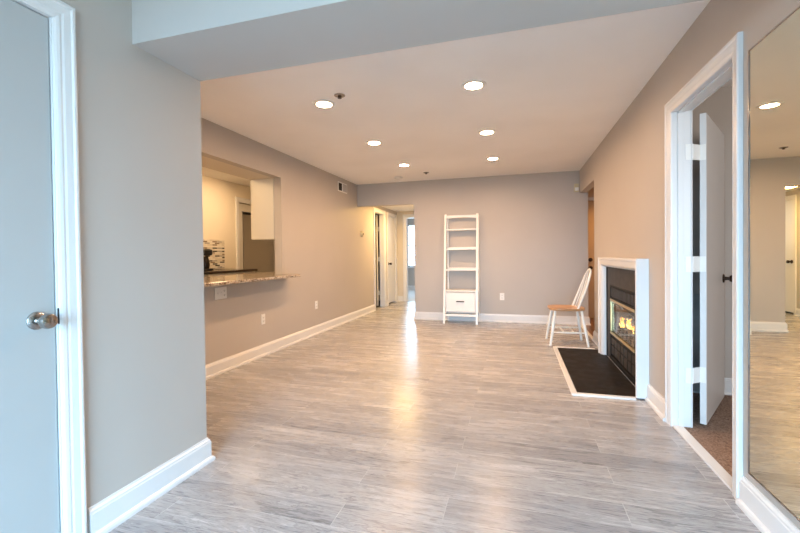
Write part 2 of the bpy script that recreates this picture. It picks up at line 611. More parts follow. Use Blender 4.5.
WX0, WX1, WZ0, WZ1 = -3.42, -2.30, 0.74, 2.13      # far window
mb = MB()
mb.box(-4.6, WX0, 12.65, 12.75, 0, H)
mb.box(WX1, -0.5, 12.65, 12.75, 0, H)
mb.box(WX0, WX1, 12.65, 12.75, 0, WZ0)
mb.box(WX0, WX1, 12.65, 12.75, WZ1, H)
mb.box(-4.7, -4.6, 9.5, 12.75, 0, H)
mb.box(-0.5, -0.4, 9.5, 12.75, 0, H)
mb.box(-4.6, XL, 9.46, 9.504, 0, H)
mb.box(HALL_R + WT, -0.5, 9.46, 9.504, 0, H)
struct('wall_far_room', mb, 'wall', 'grey walls of the bright room past the hall', 'wall')

mb = MB()                                          # behind the first hall door, blackened so the hinge gap reads as shade
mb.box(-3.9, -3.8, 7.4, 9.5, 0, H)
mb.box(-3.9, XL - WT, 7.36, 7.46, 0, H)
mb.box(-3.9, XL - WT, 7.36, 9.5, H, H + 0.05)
struct('wall_hall_closet', mb, 'interior_black', 'closet walls behind the ajar hall door, blackened to stand for shade', 'wall')

mb = MB()
FRA, FRB = 6.06, 7.22                              # refrigerator alcove in the kitchen wall
mb.box(XK - 0.1, XK, YK0, FRA, 0, H)
mb.box(XK - 0.1, XK, FRB, YK1, 0, H)
mb.box(XK - 0.1, XK, FRA, FRB, 2.12, H)
mb.box(XK - 1.0, XK - 0.9, 5.9, YK1, 0, H)
mb.box(XK - 0.9, XK - 0.1, FRA - 0.1, FRA, 0, H)
mb.box(XK - 0.9, XK - 0.1, FRB, FRB + 0.1, 0, H)
mb.box(XK, XL - WT, YK1, YK1 + 0.1, 0, H)
mb.box(XK, XL - WT, YK0 - 0.1, YK0, 0, H)
struct('wall_kitchen', mb, 'kitchenwall', 'cream kitchen walls seen through the pass-through', 'wall')
struct('ceiling_soffit', MB().box(-3.25, XL - WT, YK0, YK1, PZ1, H), 'hallwall', 'kitchen soffit over the pass-through carrying the white cabinet', 'soffit')

mb = MB()
mb.box(XR + WT, 4.2, 3.76, 3.86, 0, H)
mb.box(4.2, 4.3, 0.2, 3.86, 0, H)
mb.box(XR + WT, 4.2, 0.1, 0.2, 0, H)
struct('wall_bedroom', mb, 'wall', 'greige bedroom wall behind the open white door', 'wall')

mb = MB()
FDA, FDB, FDY = 1.16, 2.05, 7.55
mb.box(1.0, FDA, FDY, FDY + 0.1, 0, H)
mb.box(FDA, FDB, FDY, FDY + 0.1, 2.05, H)
mb.box(FDB, 3.0, FDY, FDY + 0.1, 0, H)
mb.box(0.998, 1.098, YB + WT, FDY, 0, H)
mb.box(2.9, 3.0, 5.5, FDY, 0, H)
mb.box(FDA - 0.1, FDB + 0.1, FDY + 0.12, FDY + 0.2, 0, H)  # unseen panel added behind the entry door to block sky light
mb.box(XR + WT, 2.9, 5.5, 5.6, 0, H)
struct('wall_foyer', mb, 'foyerwall', 'warm tan entry walls beyond the corner opening', 'wall')

mb = MB()                                          # behind the camera, with the patio door opening
mb.box(XN, -1.25, REAR - 0.1, REAR, 0, H)
mb.box(0.55, XR + WT, REAR - 0.1, REAR, 0, H)
mb.box(-1.25, 0.55, REAR - 0.1, REAR, 2.1, H)
struct('wall_rear', mb, 'wall', 'wall behind the viewer around the patio door', 'wall')
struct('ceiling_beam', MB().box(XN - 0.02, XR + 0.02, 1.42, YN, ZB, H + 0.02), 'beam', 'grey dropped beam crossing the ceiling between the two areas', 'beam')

# ------------------------------------------------------------------ trim
BB = [(0, 0), (0, 0.030), (0.012, 0.030), (0.022, 0.025), (0.027, 0.016), (0.105, 0.016), (0.109, 0.013), (0.118, 0.012), (0.124, 0.006), (0.133, 0.004), (0.133, 0)]
UPV = Vector((0, 0, 1))


def baseboard(name, pts, side, label, m='trim'):
    """plan polyline; side=+1 board lies to the left of travel"""
    P = [Vector((x, y, 0)) for x, y in pts]
    dirs = [(b - a).normalized() for a, b in zip(P, P[1:])]
    nrm = [Vector((-d.y, d.x, 0)) * side for d in dirs]
    B = []
    for i in range(len(P)):
        if i == 0:
            B.append(nrm[0])
        elif i == len(P) - 1:
            B.append(nrm[-1])
        else:
            s = nrm[i - 1] + nrm[i]
            B.append(s / (s.dot(nrm[i])))
    o = MB().sweep(P, [UPV] * len(P), B, BB).build(name, m, None, center=False)
    return tag(o, label, 'baseboard', None, 'structure')


baseboard('baseboard_closet', [(XN, DNB + 0.085), (XN, YN), (XL, YN)], -1, 'white baseboard under the near wall beside the closet door')
baseboard('baseboard_left', [(XL, YN + 0.03), (XL, L1A - 0.085)], -1, 'white baseboard along the pass-through wall')
baseboard('baseboard_hall', [(XL, L1B + 0.085), (XL, L2A - 0.075)], -1, 'white baseboard between the two hall doors')
baseboard('baseboard_hall_end', [(XL, L2B + 0.07), (XL, HALL_E), (HEA - 0.085, HALL_E)], -1, 'white baseboard at the end of the hall')
baseboard('baseboard_back', [(HALL_R, YB + 0.6), (HALL_R, YB), (1.098, YB), (1.098, YB + 0.4)], -1, 'white baseboard along the back wall behind the ladder shelf')
baseboard('baseboard_foyer_jamb', [(XR, 4.952), (XR, RA), (XR + WT, RA)], 1, 'short white baseboard between fireplace and corner opening')
baseboard('baseboard_right', [(XR, DB + 0.075), (XR, 3.462)], 1, 'white baseboard between fireplace and bedroom door')
baseboard('baseboard_mirror', [(XR, -1.5), (XR, DA - 0.075)], 1, 'white baseboard beneath the tall mirror')
baseboard('baseboard_bedroom', [(XR + WT, 3.76), (4.2, 3.76)], -1, 'white baseboard in the carpeted bedroom')
baseboard('baseboard_far_room', [(-4.6, 12.65), (-0.5, 12.65)], -1, 'white baseboard under the far bright window')

CAS = [(0, 0), (0, 0.018), (0.006, 0.022), (0.014, 0.022), (0.020, 0.017), (0.046, 0.015), (0.054, 0.012), (0.062, 0.013), (0.072, 0.011), (0.080, 0.007), (0.082, 0)]


def frame_sweep(mb, corners, n, prof):
    """three-sided mitred frame; corners are outer: foot, top, top, foot; prof=(inward, out)"""
    P = [Vector(c) for c in corners]
    h = (P[2] - P[1]).normalized()
    A = [h, h - UPV, -h - UPV, -h]
    return mb.sweep(P, A, [Vector(n)] * 4, prof)


def casing_mb(plane, c, a, b, top, n, wdt=0.082):
    s = wdt / 0.082
    prof = [(p * s, d) for p, d in CAS]
    o = wdt - 0.006
    if plane == 'x':
        cs = [(c, a - o, 0), (c, a - o, top + o), (c, b + o, top + o), (c, b + o, 0)]
    else:
        cs = [(a - o, c, 0), (a - o, c, top + o), (b + o, c, top + o), (b + o, c, 0)]
    return frame_sweep(MB(), cs, n, prof)


def knob(parent, base, n, m='nickel', name='door_knob'):
    """door knob: rosette, neck, turned knob; n the outward unit vector"""
    n = Vector(n).normalized()
    s = UPV.cross(n).normalized()
    ax = (n, s, n.cross(s))
    kb = MB().lathe([(0, 0.030), (0.012, 0.030), (0.012, 0.036), (0.022, 0.040), (0.027, 0.050), (0.028, 0.060), (0.025, 0.070), (0.016, 0.074), (0, 0.074)], base, ax)
    k = kb.build(name, m, parent, True)
    MB().lathe([(0, 0), (0.033, 0), (0.033, 0.005), (0.028, 0.010), (0.014, 0.012), (0.012, 0.034), (0, 0.034)], base, ax).build('rosette', m, k, True)
    return k


# near closet door
d1 = thing('door_1', (XN, (DNA + DNB) / 2, 0), 'plain white closet door with nickel knob in the near wall', 'door', kind='structure')
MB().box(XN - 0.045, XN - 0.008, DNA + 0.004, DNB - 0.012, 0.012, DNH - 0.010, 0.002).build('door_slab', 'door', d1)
mb = casing_mb('x', XN, DNA, DNB, DNH, (1, 0, 0), 0.074)
mb.box(XN - WT, XN - 0.001, DNB - 0.008, DNB - 0.001, 0, DNH - 0.002)
mb.box(XN - WT, XN - 0.001, DNA - 0.006, DNA + 0.001, 0, DNH - 0.002)
mb.box(XN - WT, XN - 0.001, DNA + 0.001, DNB - 0.008, DNH - 0.007, DNH)
mb.build('door_frame', 'trim', d1)
knob(d1, (XN - 0.008, 1.022, 0.918), (1, 0, 0))
MB().box(XN - 0.004, XN + 0.004, DNB - 0.008, DNB + 0.0005, 0.895, 0.955, 0.001).build('strike_plate', 'dark', d1)
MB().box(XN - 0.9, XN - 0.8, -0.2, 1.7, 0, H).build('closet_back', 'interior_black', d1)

# bedroom door, swung open
d2 = thing('door_2', (XR + WT, DB, 0), 'white bedroom door standing open over brown carpet', 'door', kind='structure')
mb = casing_mb('x', XR, DA, DB, DH, (-1, 0, 0), 0.078)
casing2 = casing_mb('x', XR + WT, DA, DB, DH, (1, 0, 0), 0.06)
mb.merge(casing2.bm)
mb.box(XR - 0.002, XR + WT + 0.002, DB - 0.001, DB + 0.012, 0, DH)
mb.box(XR - 0.002, XR + WT + 0.002, DA - 0.012, DA + 0.001, 0, DH)
mb.box(XR - 0.002, XR + WT + 0.002, DA - 0.012, DB + 0.012, DH - 0.001, DH + 0.012)
mb.box(XR + 0.03, XR + 0.062, DB - 0.012, DB, 0, DH, 0.002)
mb.box(XR + 0.03, XR + 0.062, DA, DA + 0.012, 0, DH, 0.002)
mb.box(XR + 0.03, XR + 0.062, DA, DB, DH - 0.012, DH, 0.002)
mb.build('door_frame', 'trim', d2)
A0 = Vector((1.148, 3.030, 0))
dv = Vector((0.500, 0.866, 0)).normalized()
nv = Vector((dv.y, -dv.x, 0))
ROTD = Matrix(((dv.x, nv.x, 0), (dv.y, nv.y, 0), (0, 0, 1)))
cen = A0 + dv * 0.365 + nv * 0.0175
MB().box(cen.x - 0.365, cen.x + 0.365, cen.y - 0.0175, cen.y + 0.0175, 0.018, 2.03, 0.002, rot=ROTD).build('door_slab', 'bedroom_door', d2)
kp = A0 + dv * 0.665 + nv * 0.035 + Vector((0, 0, 0.935))
knob(d2, kp, nv, 'bronze')
for z in (1.78, 1.06, 0.34):
    hb = MB()
    hb.box(1.052, XR + WT + 0.004, DB - 0.004, DB - 0.001, z - 0.05, z + 0.05)
    hg = hb.build('hinge', 'white_lacquer', d2)
    MB().tube([(1.094, DB + 0.004, z - 0.05), (1.094, DB + 0.004, z + 0.05)], 0.0065).build('hinge_pin', 'white_lacquer', hg, True)
    hb = MB()
    e = A0 + nv * 0.0175 - dv * 0.0018
    hb.box(e.x - 0.002, e.x + 0.002, e.y - 0.0165, e.y + 0.0165, z - 0.05, z + 0.05, rot=ROTD)
    a_, b_ = Vector((1.094, DB + 0.004, 0)), A0 + nv * 0.003
    q = (b_ - a_).normalized()
    cq = (a_ + b_) / 2
    hb.box(cq.x - (b_ - a_).length / 2, cq.x + (b_ - a_).length / 2, cq.y - 0.0015, cq.y + 0.0015, z - 0.05, z + 0.05,
           rot=Matrix(((q.x, -q.y, 0), (q.y, q.x, 0), (0, 0, 1))))
    hb.build('hinge_leaf', 'white_lacquer', hg)
tag(MB().box(XR - 0.004, XR + 0.055, DA - 0.0, DB, 0.0, 0.013, 0.004).build('threshold', 'trim'), 'white threshold strip on the floor under the bedroom doorway', 'threshold', None, 'structure')

# hall doors
d3 = thing('door_3', (XL, (L1A + L1B) / 2, 0), 'white hall door swung inward showing a dark hinge gap', 'door', kind='structure')
mb = casing_mb('x', XL, L1A, L1B, 2.05, (1, 0, 0))
mb.box(XL - WT, XL + 0.002, L1A - 0.001, L1A + 0.012, 0, 2.05)
mb.box(XL - WT, XL + 0.002, L1B - 0.012, L1B + 0.001, 0, 2.05)
mb.box(XL - WT, XL + 0.002, L1A, L1B, 2.04, 2.051)
mb.build('door_frame', 'trim', d3)
A3 = Vector((-2.950, 8.425, 0))
dd = Vector((-0.86, 0.51, 0)).normalized()
n3 = Vector((-dd.y, dd.x, 0))                       # slab thickness, toward the hall side
R3 = Matrix(((dd.x, -dd.y, 0), (dd.y, dd.x, 0), (0, 0, 1)))
cc3 = A3 + dd * 0.29 + n3 * 0.0175
MB().box(cc3.x - 0.29, cc3.x + 0.29, cc3.y - 0.0175, cc3.y + 0.0175, 0.012, 2.035, 0.002, rot=R3).build('door_slab', 'trim', d3)
for z in (1.72, 1.05, 0.30):
    MB().box(-2.958, -2.898, L1B + 0.012, L1B + 0.018, z - 0.05, z + 0.05, 0.001).build('hinge', 'white_lacquer', d3)
d4 = thing('door_4', (XL, (L2A + L2B) / 2, 0), 'closed white hall door with a bronze knob', 'door', kind='structure')
mb = casing_mb('x', XL, L2A, L2B, 2.05, (1, 0, 0), 0.07)
mb.box(XL - WT, XL + 0.002, L2A - 0.001, L2A + 0.010, 0, 2.05)
mb.box(XL - WT, XL + 0.002, L2B - 0.010, L2B + 0.001, 0, 2.05)
mb.box(XL - WT, XL + 0.002, L2A, L2B, 2.042, 2.051)
mb.build('door_frame', 'trim', d4)
MB().box(XL - 0.05, XL - 0.012, L2A + 0.012, L2B - 0.012, 0.035, 2.038, 0.002).build('door_slab', 'trim', d4)
knob(d4, (XL - 0.012, L2A + 0.085, 0.94), (1, 0, 0), 'bronze')
# hall end doorway
mb = casing_mb('y', HALL_E, HEA, HEB, 2.05, (0, -1, 0))
mb.box(HEA - 0.001, HEA + 0.014, HALL_E - 0.002, HALL_E + WT + 0.002, 0, 2.05)
mb.box(HEB - 0.014, HEB + 0.001, HALL_E - 0.002, HALL_E + WT + 0.002, 0, 2.05)
mb.box(HEA, HEB, HALL_E - 0.002, HALL_E + WT + 0.002, 2.038, 2.051)
struct('trim_1', mb, 'trim', 'white casing of the open doorway ending the hall', 'door casing')

# entry door in the foyer
d5 = thing('door_5', ((FDA + FDB) / 2, FDY, 0), 'warm lit entry door with dark lock and knob behind the chair', 'door', kind='structure')
MB().box(FDA + 0.01, FDB - 0.01, FDY + 0.01, FDY + 0.05, 0.002, 2.04, 0.003).build('door_slab', mat('tan_door_paint', (0.42, 0.31, 0.20), 0.45), d5)
casing_mb('y', FDY, FDA, FDB, 2.05, (0, -1, 0), 0.05).build('door_frame', 'trim', d5)
knob(d5, (FDA + 0.085, FDY + 0.01, 0.88), (0, -1, 0), 'bronze')
MB().lathe([(0, 0), (0.034, 0), (0.034, 0.012), (0.026, 0.020), (0, 0.022)], (FDA + 0.085, FDY + 0.01, 1.02), (Vector((0, -1, 0)), Vector((1, 0, 0)), Vector((0, 0, 1)))).build('deadbolt', 'bronze', d5, True)
tag(MB().box(XR - 0.02, XR + 0.02, RA + 0.03, YB - 0.035, 0, 0.008, 0.003).build('transition_strip', 'trim'), 'pale strip on the floor where grey planks meet the entry', 'threshold', None, 'structure')

# far window
w1 = thing('window_1', ((WX0 + WX1) / 2, 12.65, WZ0), 'bright white sash window in the room past the hall', 'window', kind='structure')
mb = MB()
mb.box(WX0, WX0 + 0.05, 12.66, 12.72, WZ0, WZ1)
mb.box(WX1 - 0.05, WX1, 12.66, 12.72, WZ0, WZ1)
mb.box(WX0, WX1, 12.66, 12.72, WZ1 - 0.05, WZ1)
mb.box(WX0, WX1, 12.66, 12.72, WZ0, WZ0 + 0.05)
mb.box(WX0, WX1, 12.66, 12.72, 1.41, 1.46)
mb.box(-2.87, -2.85, 12.67, 12.70, WZ0, WZ1)
mb.box(WX0, WX1, 12.67, 12.70, 1.07, 1.09)
mb.build('window_frame', 'trim', w1)
MB().box(WX0 - 0.06, WX1 + 0.06, 12.59, 12.66, WZ0 - 0.03, WZ0, 0.004).build('window_sill', 'trim', w1)
MB().box(WX0 + 0.02, WX1 - 0.02, 12.695, 12.699, WZ0 + 0.02, WZ1 - 0.02).build('pane', 'glass', w1)

# ------------------------------------------------------------------ fireplace
fp = thing('fireplace', (XR, 4.21, 0), 'white framed gas fireplace with burning logs in the wall beside the chair', 'fireplace')
FY0, FY1, FT = 3.462, 4.952, 1.090
SUR = [(0, 0), (0, 0.083), (0.006, 0.088), (0.020, 0.088), (0.026, 0.080), (0.034, 0.078), (0.070, 0.074), (0.080, 0.070), (0.088, 0.058), (0.095, 0.054), (0.100, 0.040), (0.100, 0)]
mb = frame_sweep(MB(), [(XR, FY0, 0.0105), (XR, FY0, FT), (XR, FY1, FT), (XR, FY1, 0.0105)], (-1, 0, 0), SUR)
mb.build('mantel_surround', 'trim', fp)
SX = XR - 0.016
mb = MB()
mb.box(SX, XR - 0.001, FY0 + 0.098, FA, 0.014, FT - 0.098)
mb.box(SX, XR - 0.001, FB, FY1 - 0.098, 0.014, FT - 0.098)
mb.box(SX, XR - 0.001, FA, FB, FZ, FT - 0.098)
mb.build('slate_facing', 'grey_slate', fp)
MB().box(SX - 0.006, XR - 0.001, FY1 - 0.135, FY1 - 0.099, 0.014, FT - 0.100).build('black_edge_strip', 'black_metal', fp)
IX = SX - 0.004
mb = MB()                                        # iron front: outer frame and cross rails
mb.box(IX, XR + 0.03, FA, FA + 0.03, 0.014, FZ, 0.002)
mb.box(IX, XR + 0.03, FB - 0.03, FB, 0.014, FZ, 0.002)
mb.box(IX, XR + 0.03, FA, FB, FZ - 0.022, FZ, 0.002)
mb.box(IX, XR + 0.03, FA, FB, 0.655, 0.675, 0.002)
mb.box(IX, XR + 0.03, FA, FB, 0.265, 0.290, 0.002)
mb.box(IX, XR + 0.03, FA, FB, 0.014, 0.055, 0.002)
mb.box(XR + 0.024, XR + 0.03, FA, FB, 0.665, FZ)
mb.build('firebox_frame', 'black_metal', fp)
mb = MB()
k = FA + 0.045
while k < FB - 0.05:
    mb.box(IX + 0.004, IX + 0.018, k, k + 0.022, 0.680, FZ - 0.026, 0.002)
    k += 0.044
mb.build('upper_louver', 'bronze', fp)
mb = MB()
k = FA + 0.04
while k < FB - 0.12:
    mb.box(IX + 0.006, IX + 0.012, k, k + 0.105, 0.075, 0.165, 0.003)
    mb.box(IX + 0.006, IX + 0.012, k, k + 0.105, 0.180, 0.250, 0.003)
    k += 0.128
mb.build('lower_grille', mat('dull_iron_tile', (0.045, 0.040, 0.036), 0.5, 0.0, 0.2), fp)
mb = MB()
mb.box(IX - 0.006, IX + 0.010, FA + 0.028, FB - 0.028, 0.632, 0.657, 0.003)
mb.build('upper_trim_bar', 'brass', fp)
mb = MB()
mb.box(IX - 0.006, IX + 0.010, FA + 0.028, FB - 0.028, 0.290, 0.312, 0.003)
mb.build('lower_trim_bar', 'brass', fp)
MB().box(IX - 0.004, IX + 0.010, FB - 0.045, FB - 0.03, 0.312, 0.632, 0.003).build('side_trim_bar', 'brass', fp)
mb = MB()                                        # the chamber
mb.box(XR + 0.03, 1.42, FA - 0.02, FA, 0.02, 0.80)
mb.box(XR + 0.03, 1.42, FB, FB + 0.02, 0.02, 0.80)
mb.box(1.40, 1.42, FA, FB, 0.02, 0.80)
mb.box(XR + 0.03, 1.40, FA, FB, 0.74, 0.76)
mb.box(XR + 0.012, 1.40, FA, FB, 0.255, 0.285)
mb.build('firebox_chamber', 'refractory', fp)
MB().box(XR + 0.010, XR + 0.022, FA + 0.02, FB - 0.02, 0.02, 0.26).build('lower_backing', 'interior_black', fp)
MB().box(IX + 0.010, IX + 0.013, FA + 0.03, FB - 0.03, 0.30, 0.65).build('glass_pane', 'glass', fp)
mb = MB()
mb.box(XR + 0.05, XR + 0.07, FA + 0.05, FB - 0.05, 0.555, 0.575, 0.003)
mb.build('hood_bar', 'bronze', fp)
mb = MB()
for y in (3.86, 4.00, 4.14, 4.28, 4.42, 4.56):
    mb.box(1.01, 1.24, y - 0.008, y + 0.008, 0.330, 0.346, 0.003)
    mb.box(1.012, 1.026, y - 0.008, y + 0.008, 0.285, 0.39, 0.003)
mb.box(1.05, 1.066, 3.84, 4.58, 0.318, 0.332, 0.003)
mb.box(1.20, 1.216, 3.84, 4.58, 0.318, 0.332, 0.003)
mb.build('log_grate', 'black_metal', fp)


def log(p0, p1, r, seed):
    rr = random.Random(seed)
    p0, p1 = Vector(p0), Vector(p1)
    n = 9
    pts, rad = [], []
    for i in range(n):
        f_ = i / (n - 1)
        pts.append(p0.lerp(p1, f_) + Vector((rr.uniform(-.008, .008), 0, rr.uniform(-.008, .008))))
        rad.append(r * rr.uniform(0.86, 1.1))
    return MB().tube(pts, rad, 12)


log((1.055, 3.82, 0.365), (1.06, 4.62, 0.37), 0.034, 1).build('log', 'log', fp, True)
log((1.15, 3.86, 0.39), (1.14, 4.60, 0.385), 0.046, 2).build('log', 'log', fp, True)
log((1.035, 4.00, 0.430), (1.18, 4.30, 0.45), 0.028, 3).build('log', 'log', fp, True)
log((1.17, 4.12, 0.452), (1.03, 4.56, 0.425), 0.028, 4).build('log', 'log', fp, True)
log((1.07, 4.14, 0.480), (1.09, 4.50, 0.490), 0.022, 5).build('log', 'log', fp, True)


def flame(c, h, r, seed):
    rr = random.Random(seed)
    n = 9
    pts, rad = [], []
    ph = rr.uniform(0, 6)
    for i in range(n):
        f_ = i / (n - 1)
        pts.append((c[0] + 0.012 * math.sin(ph + 4 * f_) * f_, c[1] + 0.022 * math.sin(ph * 1.7 + 5 * f_) * f_, c[2] + h * f_))
        rad.append(max(0.001, r * (math.sin(PI * min(1, f_ * 0.80 + 0.20)) ** 0.8) * (1 - f_ * 0.35)))
    return MB().tube(pts, rad, 10)


fr_ = random.Random(11)
for i in range(13):
    y = 3.92 + 0.054 * i + fr_.uniform(-0.015, 0.015)
    x = fr_.choice((1.022, 1.035, 1.05, 1.10))
    z = fr_.uniform(0.37, 0.44) + (0.03 if x > 1.04 else 0)
    h_, r_ = fr_.uniform(0.05, 0.10), fr_.uniform(0.010, 0.016)
    f = flame((x, y, z), h_, r_, i + 3).build('flame', 'flame', fp, True)
    flame((x - 0.011, y - 0.004, z), h_ * 0.6, r_ * 0.5, i + 30).build('flame_core', 'flame_tip', f, True)

# hearth pad
hx0, hx1, hy0, hy1 = 0.425, 0.955, 3.440, 5.150
he = thing('hearth_pad', ((hx0 + hx1) / 2, (hy0 + hy1) / 2, 0), 'black slate hearth pad with white border on the grey floor', 'hearth')
MB().box(hx0 + 0.045, hx1 + 0.0, hy0 + 0.045, hy1 - 0.045, 0.0, 0.010, 0.002).build('slate_slab', 'slate', he)
HP = [(0, 0), (0, 0.006), (0.006, 0.013), (0.040, 0.014), (0.046, 0.010), (0.046, 0)]
P = [Vector((hx1 - 0.07, hy0, 0)), Vector((hx0, hy0, 0)), Vector((hx0, hy1, 0)), Vector((hx1 - 0.07, hy1, 0))]
MB().sweep(P, [Vector((0, 1, 0)), Vector((1, 1, 0)), Vector((1, -1, 0)), Vector((0, -1, 0))], [UPV] * 4, HP).build('border_trim', 'trim', he)

# ------------------------------------------------------------------ Windsor chair (faces -x)
ch = thing('windsor_chair', (0.612, 5.440, 0), 'white hoop-back chair with honey wood seat beside the fireplace', 'chair')
cx, cy = 0.612, 5.440
SZ = 0.432


def seat_outline(n=48):
    pts = []
    for i in range(n):
        a = 2 * PI * i / n
        ca, sa = math.cos(a), math.sin(a)
        px = 0.215 * math.copysign(abs(ca) ** 0.62, ca)
        py = 0.212 * math.copysign(abs(sa) ** 0.68, sa) * (1.0 - 0.10 * (px / 0.215))
        pts.append((px - 0.004, py))
    return pts


b = bmesh.new()
ol = seat_outline()
layers = [(0.90, SZ - 0.006), (0.985, SZ), (1.0, SZ + 0.008), (1.0, SZ + 0.018), (0.985, SZ + 0.026), (0.94, SZ + 0.028), (0.75, SZ + 0.022), (0.45, SZ + 0.016), (0.15, SZ + 0.015)]
rings = [[b.verts.new((cx + px * s, cy + py * s, z)) for px, py in ol] for s, z in layers]
for R, Q in zip(rings, rings[1:]):
    for k in range(len(ol)):
        b.faces.new((R[k], R[(k + 1) % len(ol)], Q[(k + 1) % len(ol)], Q[k]))
b.faces.new(list(reversed(rings[0])))
b.faces.new(rings[-1])
bmesh.ops.recalc_face_normals(b, faces=b.faces)
MB().merge(b).build('seat', 'seatwood', ch, True)


def leg(top, foot):
    top, foot = Vector(top), Vector(foot)
    n = 11
    rr = [0.013, 0.015, 0.017, 0.0185, 0.0195, 0.0190, 0.0180, 0.0170, 0.0155, 0.0145, 0.0135]
    return MB().tube([top.lerp(foot, i / (n - 1)) for i in range(n)], rr, 14)


LEG = []
for sx_, sy_ in ((-1, -1), (-1, 1), (1, -1), (1, 1)):
    tp = (cx + sx_ * 0.150, cy + sy_ * 0.150, SZ + 0.004)
    ft = (cx + sx_ * 0.218, cy + sy_ * 0.210, 0.0)
    LEG.append((Vector(tp), Vector(ft)))
    leg(tp, ft).build('leg', 'chairwhite', ch, True)


def at_h(i, z):
    a, c = LEG[i]
    return a.lerp(c, (a.z - z) / (a.z - c.z))


for i, j in ((0, 2), (1, 3)):
    a, c = at_h(i, 0.165), at_h(j, 0.165)
    MB().tube([a.lerp(c, q / 8) for q in range(9)], [0.008, 0.009, 0.011, 0.0125, 0.013, 0.0125, 0.011, 0.009, 0.008], 10).build('stretcher', 'chairwhite', ch, True)
for fx in (0.36, 0.66):
    a = at_h(0, 0.165).lerp(at_h(2, 0.165), fx)
    c = at_h(1, 0.165).lerp(at_h(3, 0.165), fx)
    MB().tube([a.lerp(c, q / 6) for q in range(7)], [0.007, 0.009, 0.011, 0.012, 0.011, 0.009, 0.007], 10).build('stretcher', 'chairwhite', ch, True)


def backpt(u_, v_):
    """u across (-1..1), v height 0..1 in the raked back plane"""
    return Vector((cx + 0.095 + 0.170 * v_ + 0.010 * math.sin(PI * v_) + 0.034 * (1 - u_ * u_) * (1 - v_ * 0.6), cy + 0.200 * u_, SZ + 0.016 + 0.485 * v_))


hoop = []
for i in range(33):
    a = PI * i / 32
    u_ = -math.cos(a)
    v_ = math.sin(a)
    uu = math.copysign(abs(u_) ** 0.85, u_) * (0.86 + 0.14 * math.sin(a))
    hoop.append(backpt(uu, v_ ** 0.80))
MB().tube(hoop, 0.0125, 12).build('hoop_back', 'chairwhite', ch, True)
for i in range(4):
    u0 = -0.48 + 0.32 * i
    u1 = u0 * 1.28
    vt = math.sqrt(max(0.0, 1 - min(1, abs(u1)) ** 2.4)) ** 0.8 - 0.015
    n = 9
    pts = [backpt(u0 + (u1 - u0) * q / (n - 1), vt * q / (n - 1)) for q in range(n)]
    MB().tube(pts, [0.005, 0.006, 0.007, 0.0075, 0.007, 0.0065, 0.006, 0.005, 0.0045], 9).build('spindle', 'chairwhite', ch, True)

ch.rotation_euler = (0, 0, math.radians(2.5))

# ------------------------------------------------------------------ ladder shelf
lx0, lx1 = -1.160, -0.590
ls = thing('ladder_shelf', ((lx0 + lx1) / 2, 6.68, 0), 'tall white ladder bookcase with one drawer against the back wall', 'shelf')
YF0, YF1, YR, LH = 6.520, 6.770, 6.818, 1.820


def yf(z):
    return YF0 + (YF1 - YF0) * z / LH


def post(x0, x1, z0, z1, ya0, ya1, yb0, yb1):
    """leaning post: y range ya at the foot, yb at the top"""
    b = bmesh.new()
    vs = [b.verts.new(p) for p in ((x0, ya0, z0), (x1, ya0, z0), (x1, ya1, z0), (x0, ya1, z0), (x0, yb0, z1), (x1, yb0, z1), (x1, yb1, z1), (x0, yb1, z1))]
    for f_ in ((0, 3, 2, 1), (4, 5, 6, 7), (0, 1, 5, 4), (1, 2, 6, 5), (2, 3, 7, 6), (3, 0, 4, 7)):
        b.faces.new([vs[q] for q in f_])
    bmesh.ops.bevel(b, geom=list(b.edges), offset=0.003, segments=2, affect='EDGES')
    return MB().merge(b)


PW = 0.036
for x0 in (lx0, lx1 - PW):
    post(x0, x0 + PW, 0, LH, YF0 - 0.018, YF0 + 0.020, YF1 - 0.016, YF1 + 0.016).build('front_leg', 'white_lacquer', ls)
for x0 in (lx0 + 0.032, lx1 - PW + 0.014):
    post(x0, x0 + PW - 0.012, 0, LH - 0.02, YR - 0.014, YR + 0.014, YR - 0.014, YR + 0.014).build('rear_leg', 'white_lacquer', ls)
for z in (1.545, 1.215, 0.868, 0.522):
    MB().box(lx0 + PW - 0.004, lx1 - PW + 0.004, yf(z) - 0.014, YR + 0.01, z, z + 0.022, 0.002).build('shelf', 'white_lacquer', ls)
for x0 in (lx0 + 0.017, lx1 - PW + 0.014):
    for z in (1.545, 1.215, 0.868, 0.522, 0.140):
        MB().box(x0, x0 + 0.018, yf(z), YR, z - 0.006, z + 0.018).build('side_rail', 'white_lacquer', ls)
b = bmesh.new()
n = 12
lo, hi = [], []
for i in range(n + 1):
    f_ = i / n
    x = lx0 + PW - 0.003 + f_ * (lx1 - lx0 - 2 * PW + 0.006)
    z0 = 1.745 + 0.016 * math.sin(PI * f_)
    lo.append((x, z0))
    hi.append((x, 1.800))
for y in (YF1 - 0.012, YF1 + 0.010):
    pass
q0 = [b.verts.new((x, YF1 - 0.012, z)) for x, z in lo]
q1 = [b.verts.new((x, YF1 - 0.012, z)) for x, z in hi]
q2 = [b.verts.new((x, YF1 + 0.010, z)) for x, z in hi]
q3 = [b.verts.new((x, YF1 + 0.010, z)) for x, z in lo]
for A_, B_ in ((q0, q1), (q1, q2), (q2, q3), (q3, q0)):
    for i in range(n):
        b.faces.new((A_[i], A_[i + 1], B_[i + 1], B_[i]))
b.faces.new((q0[0], q1[0], q2[0], q3[0]))
b.faces.new((q0[n], q3[n], q2[n], q1[n]))
bmesh.ops.recalc_face_normals(b, faces=b.faces)
MB().merge(b).build('top_rail', 'white_lacquer', ls)
MB().box(lx0 + PW, lx1 - PW, YR - 0.004, YR + 0.008, 1.237, 1.262, 0.002).build('back_lip', 'white_lacquer', ls)
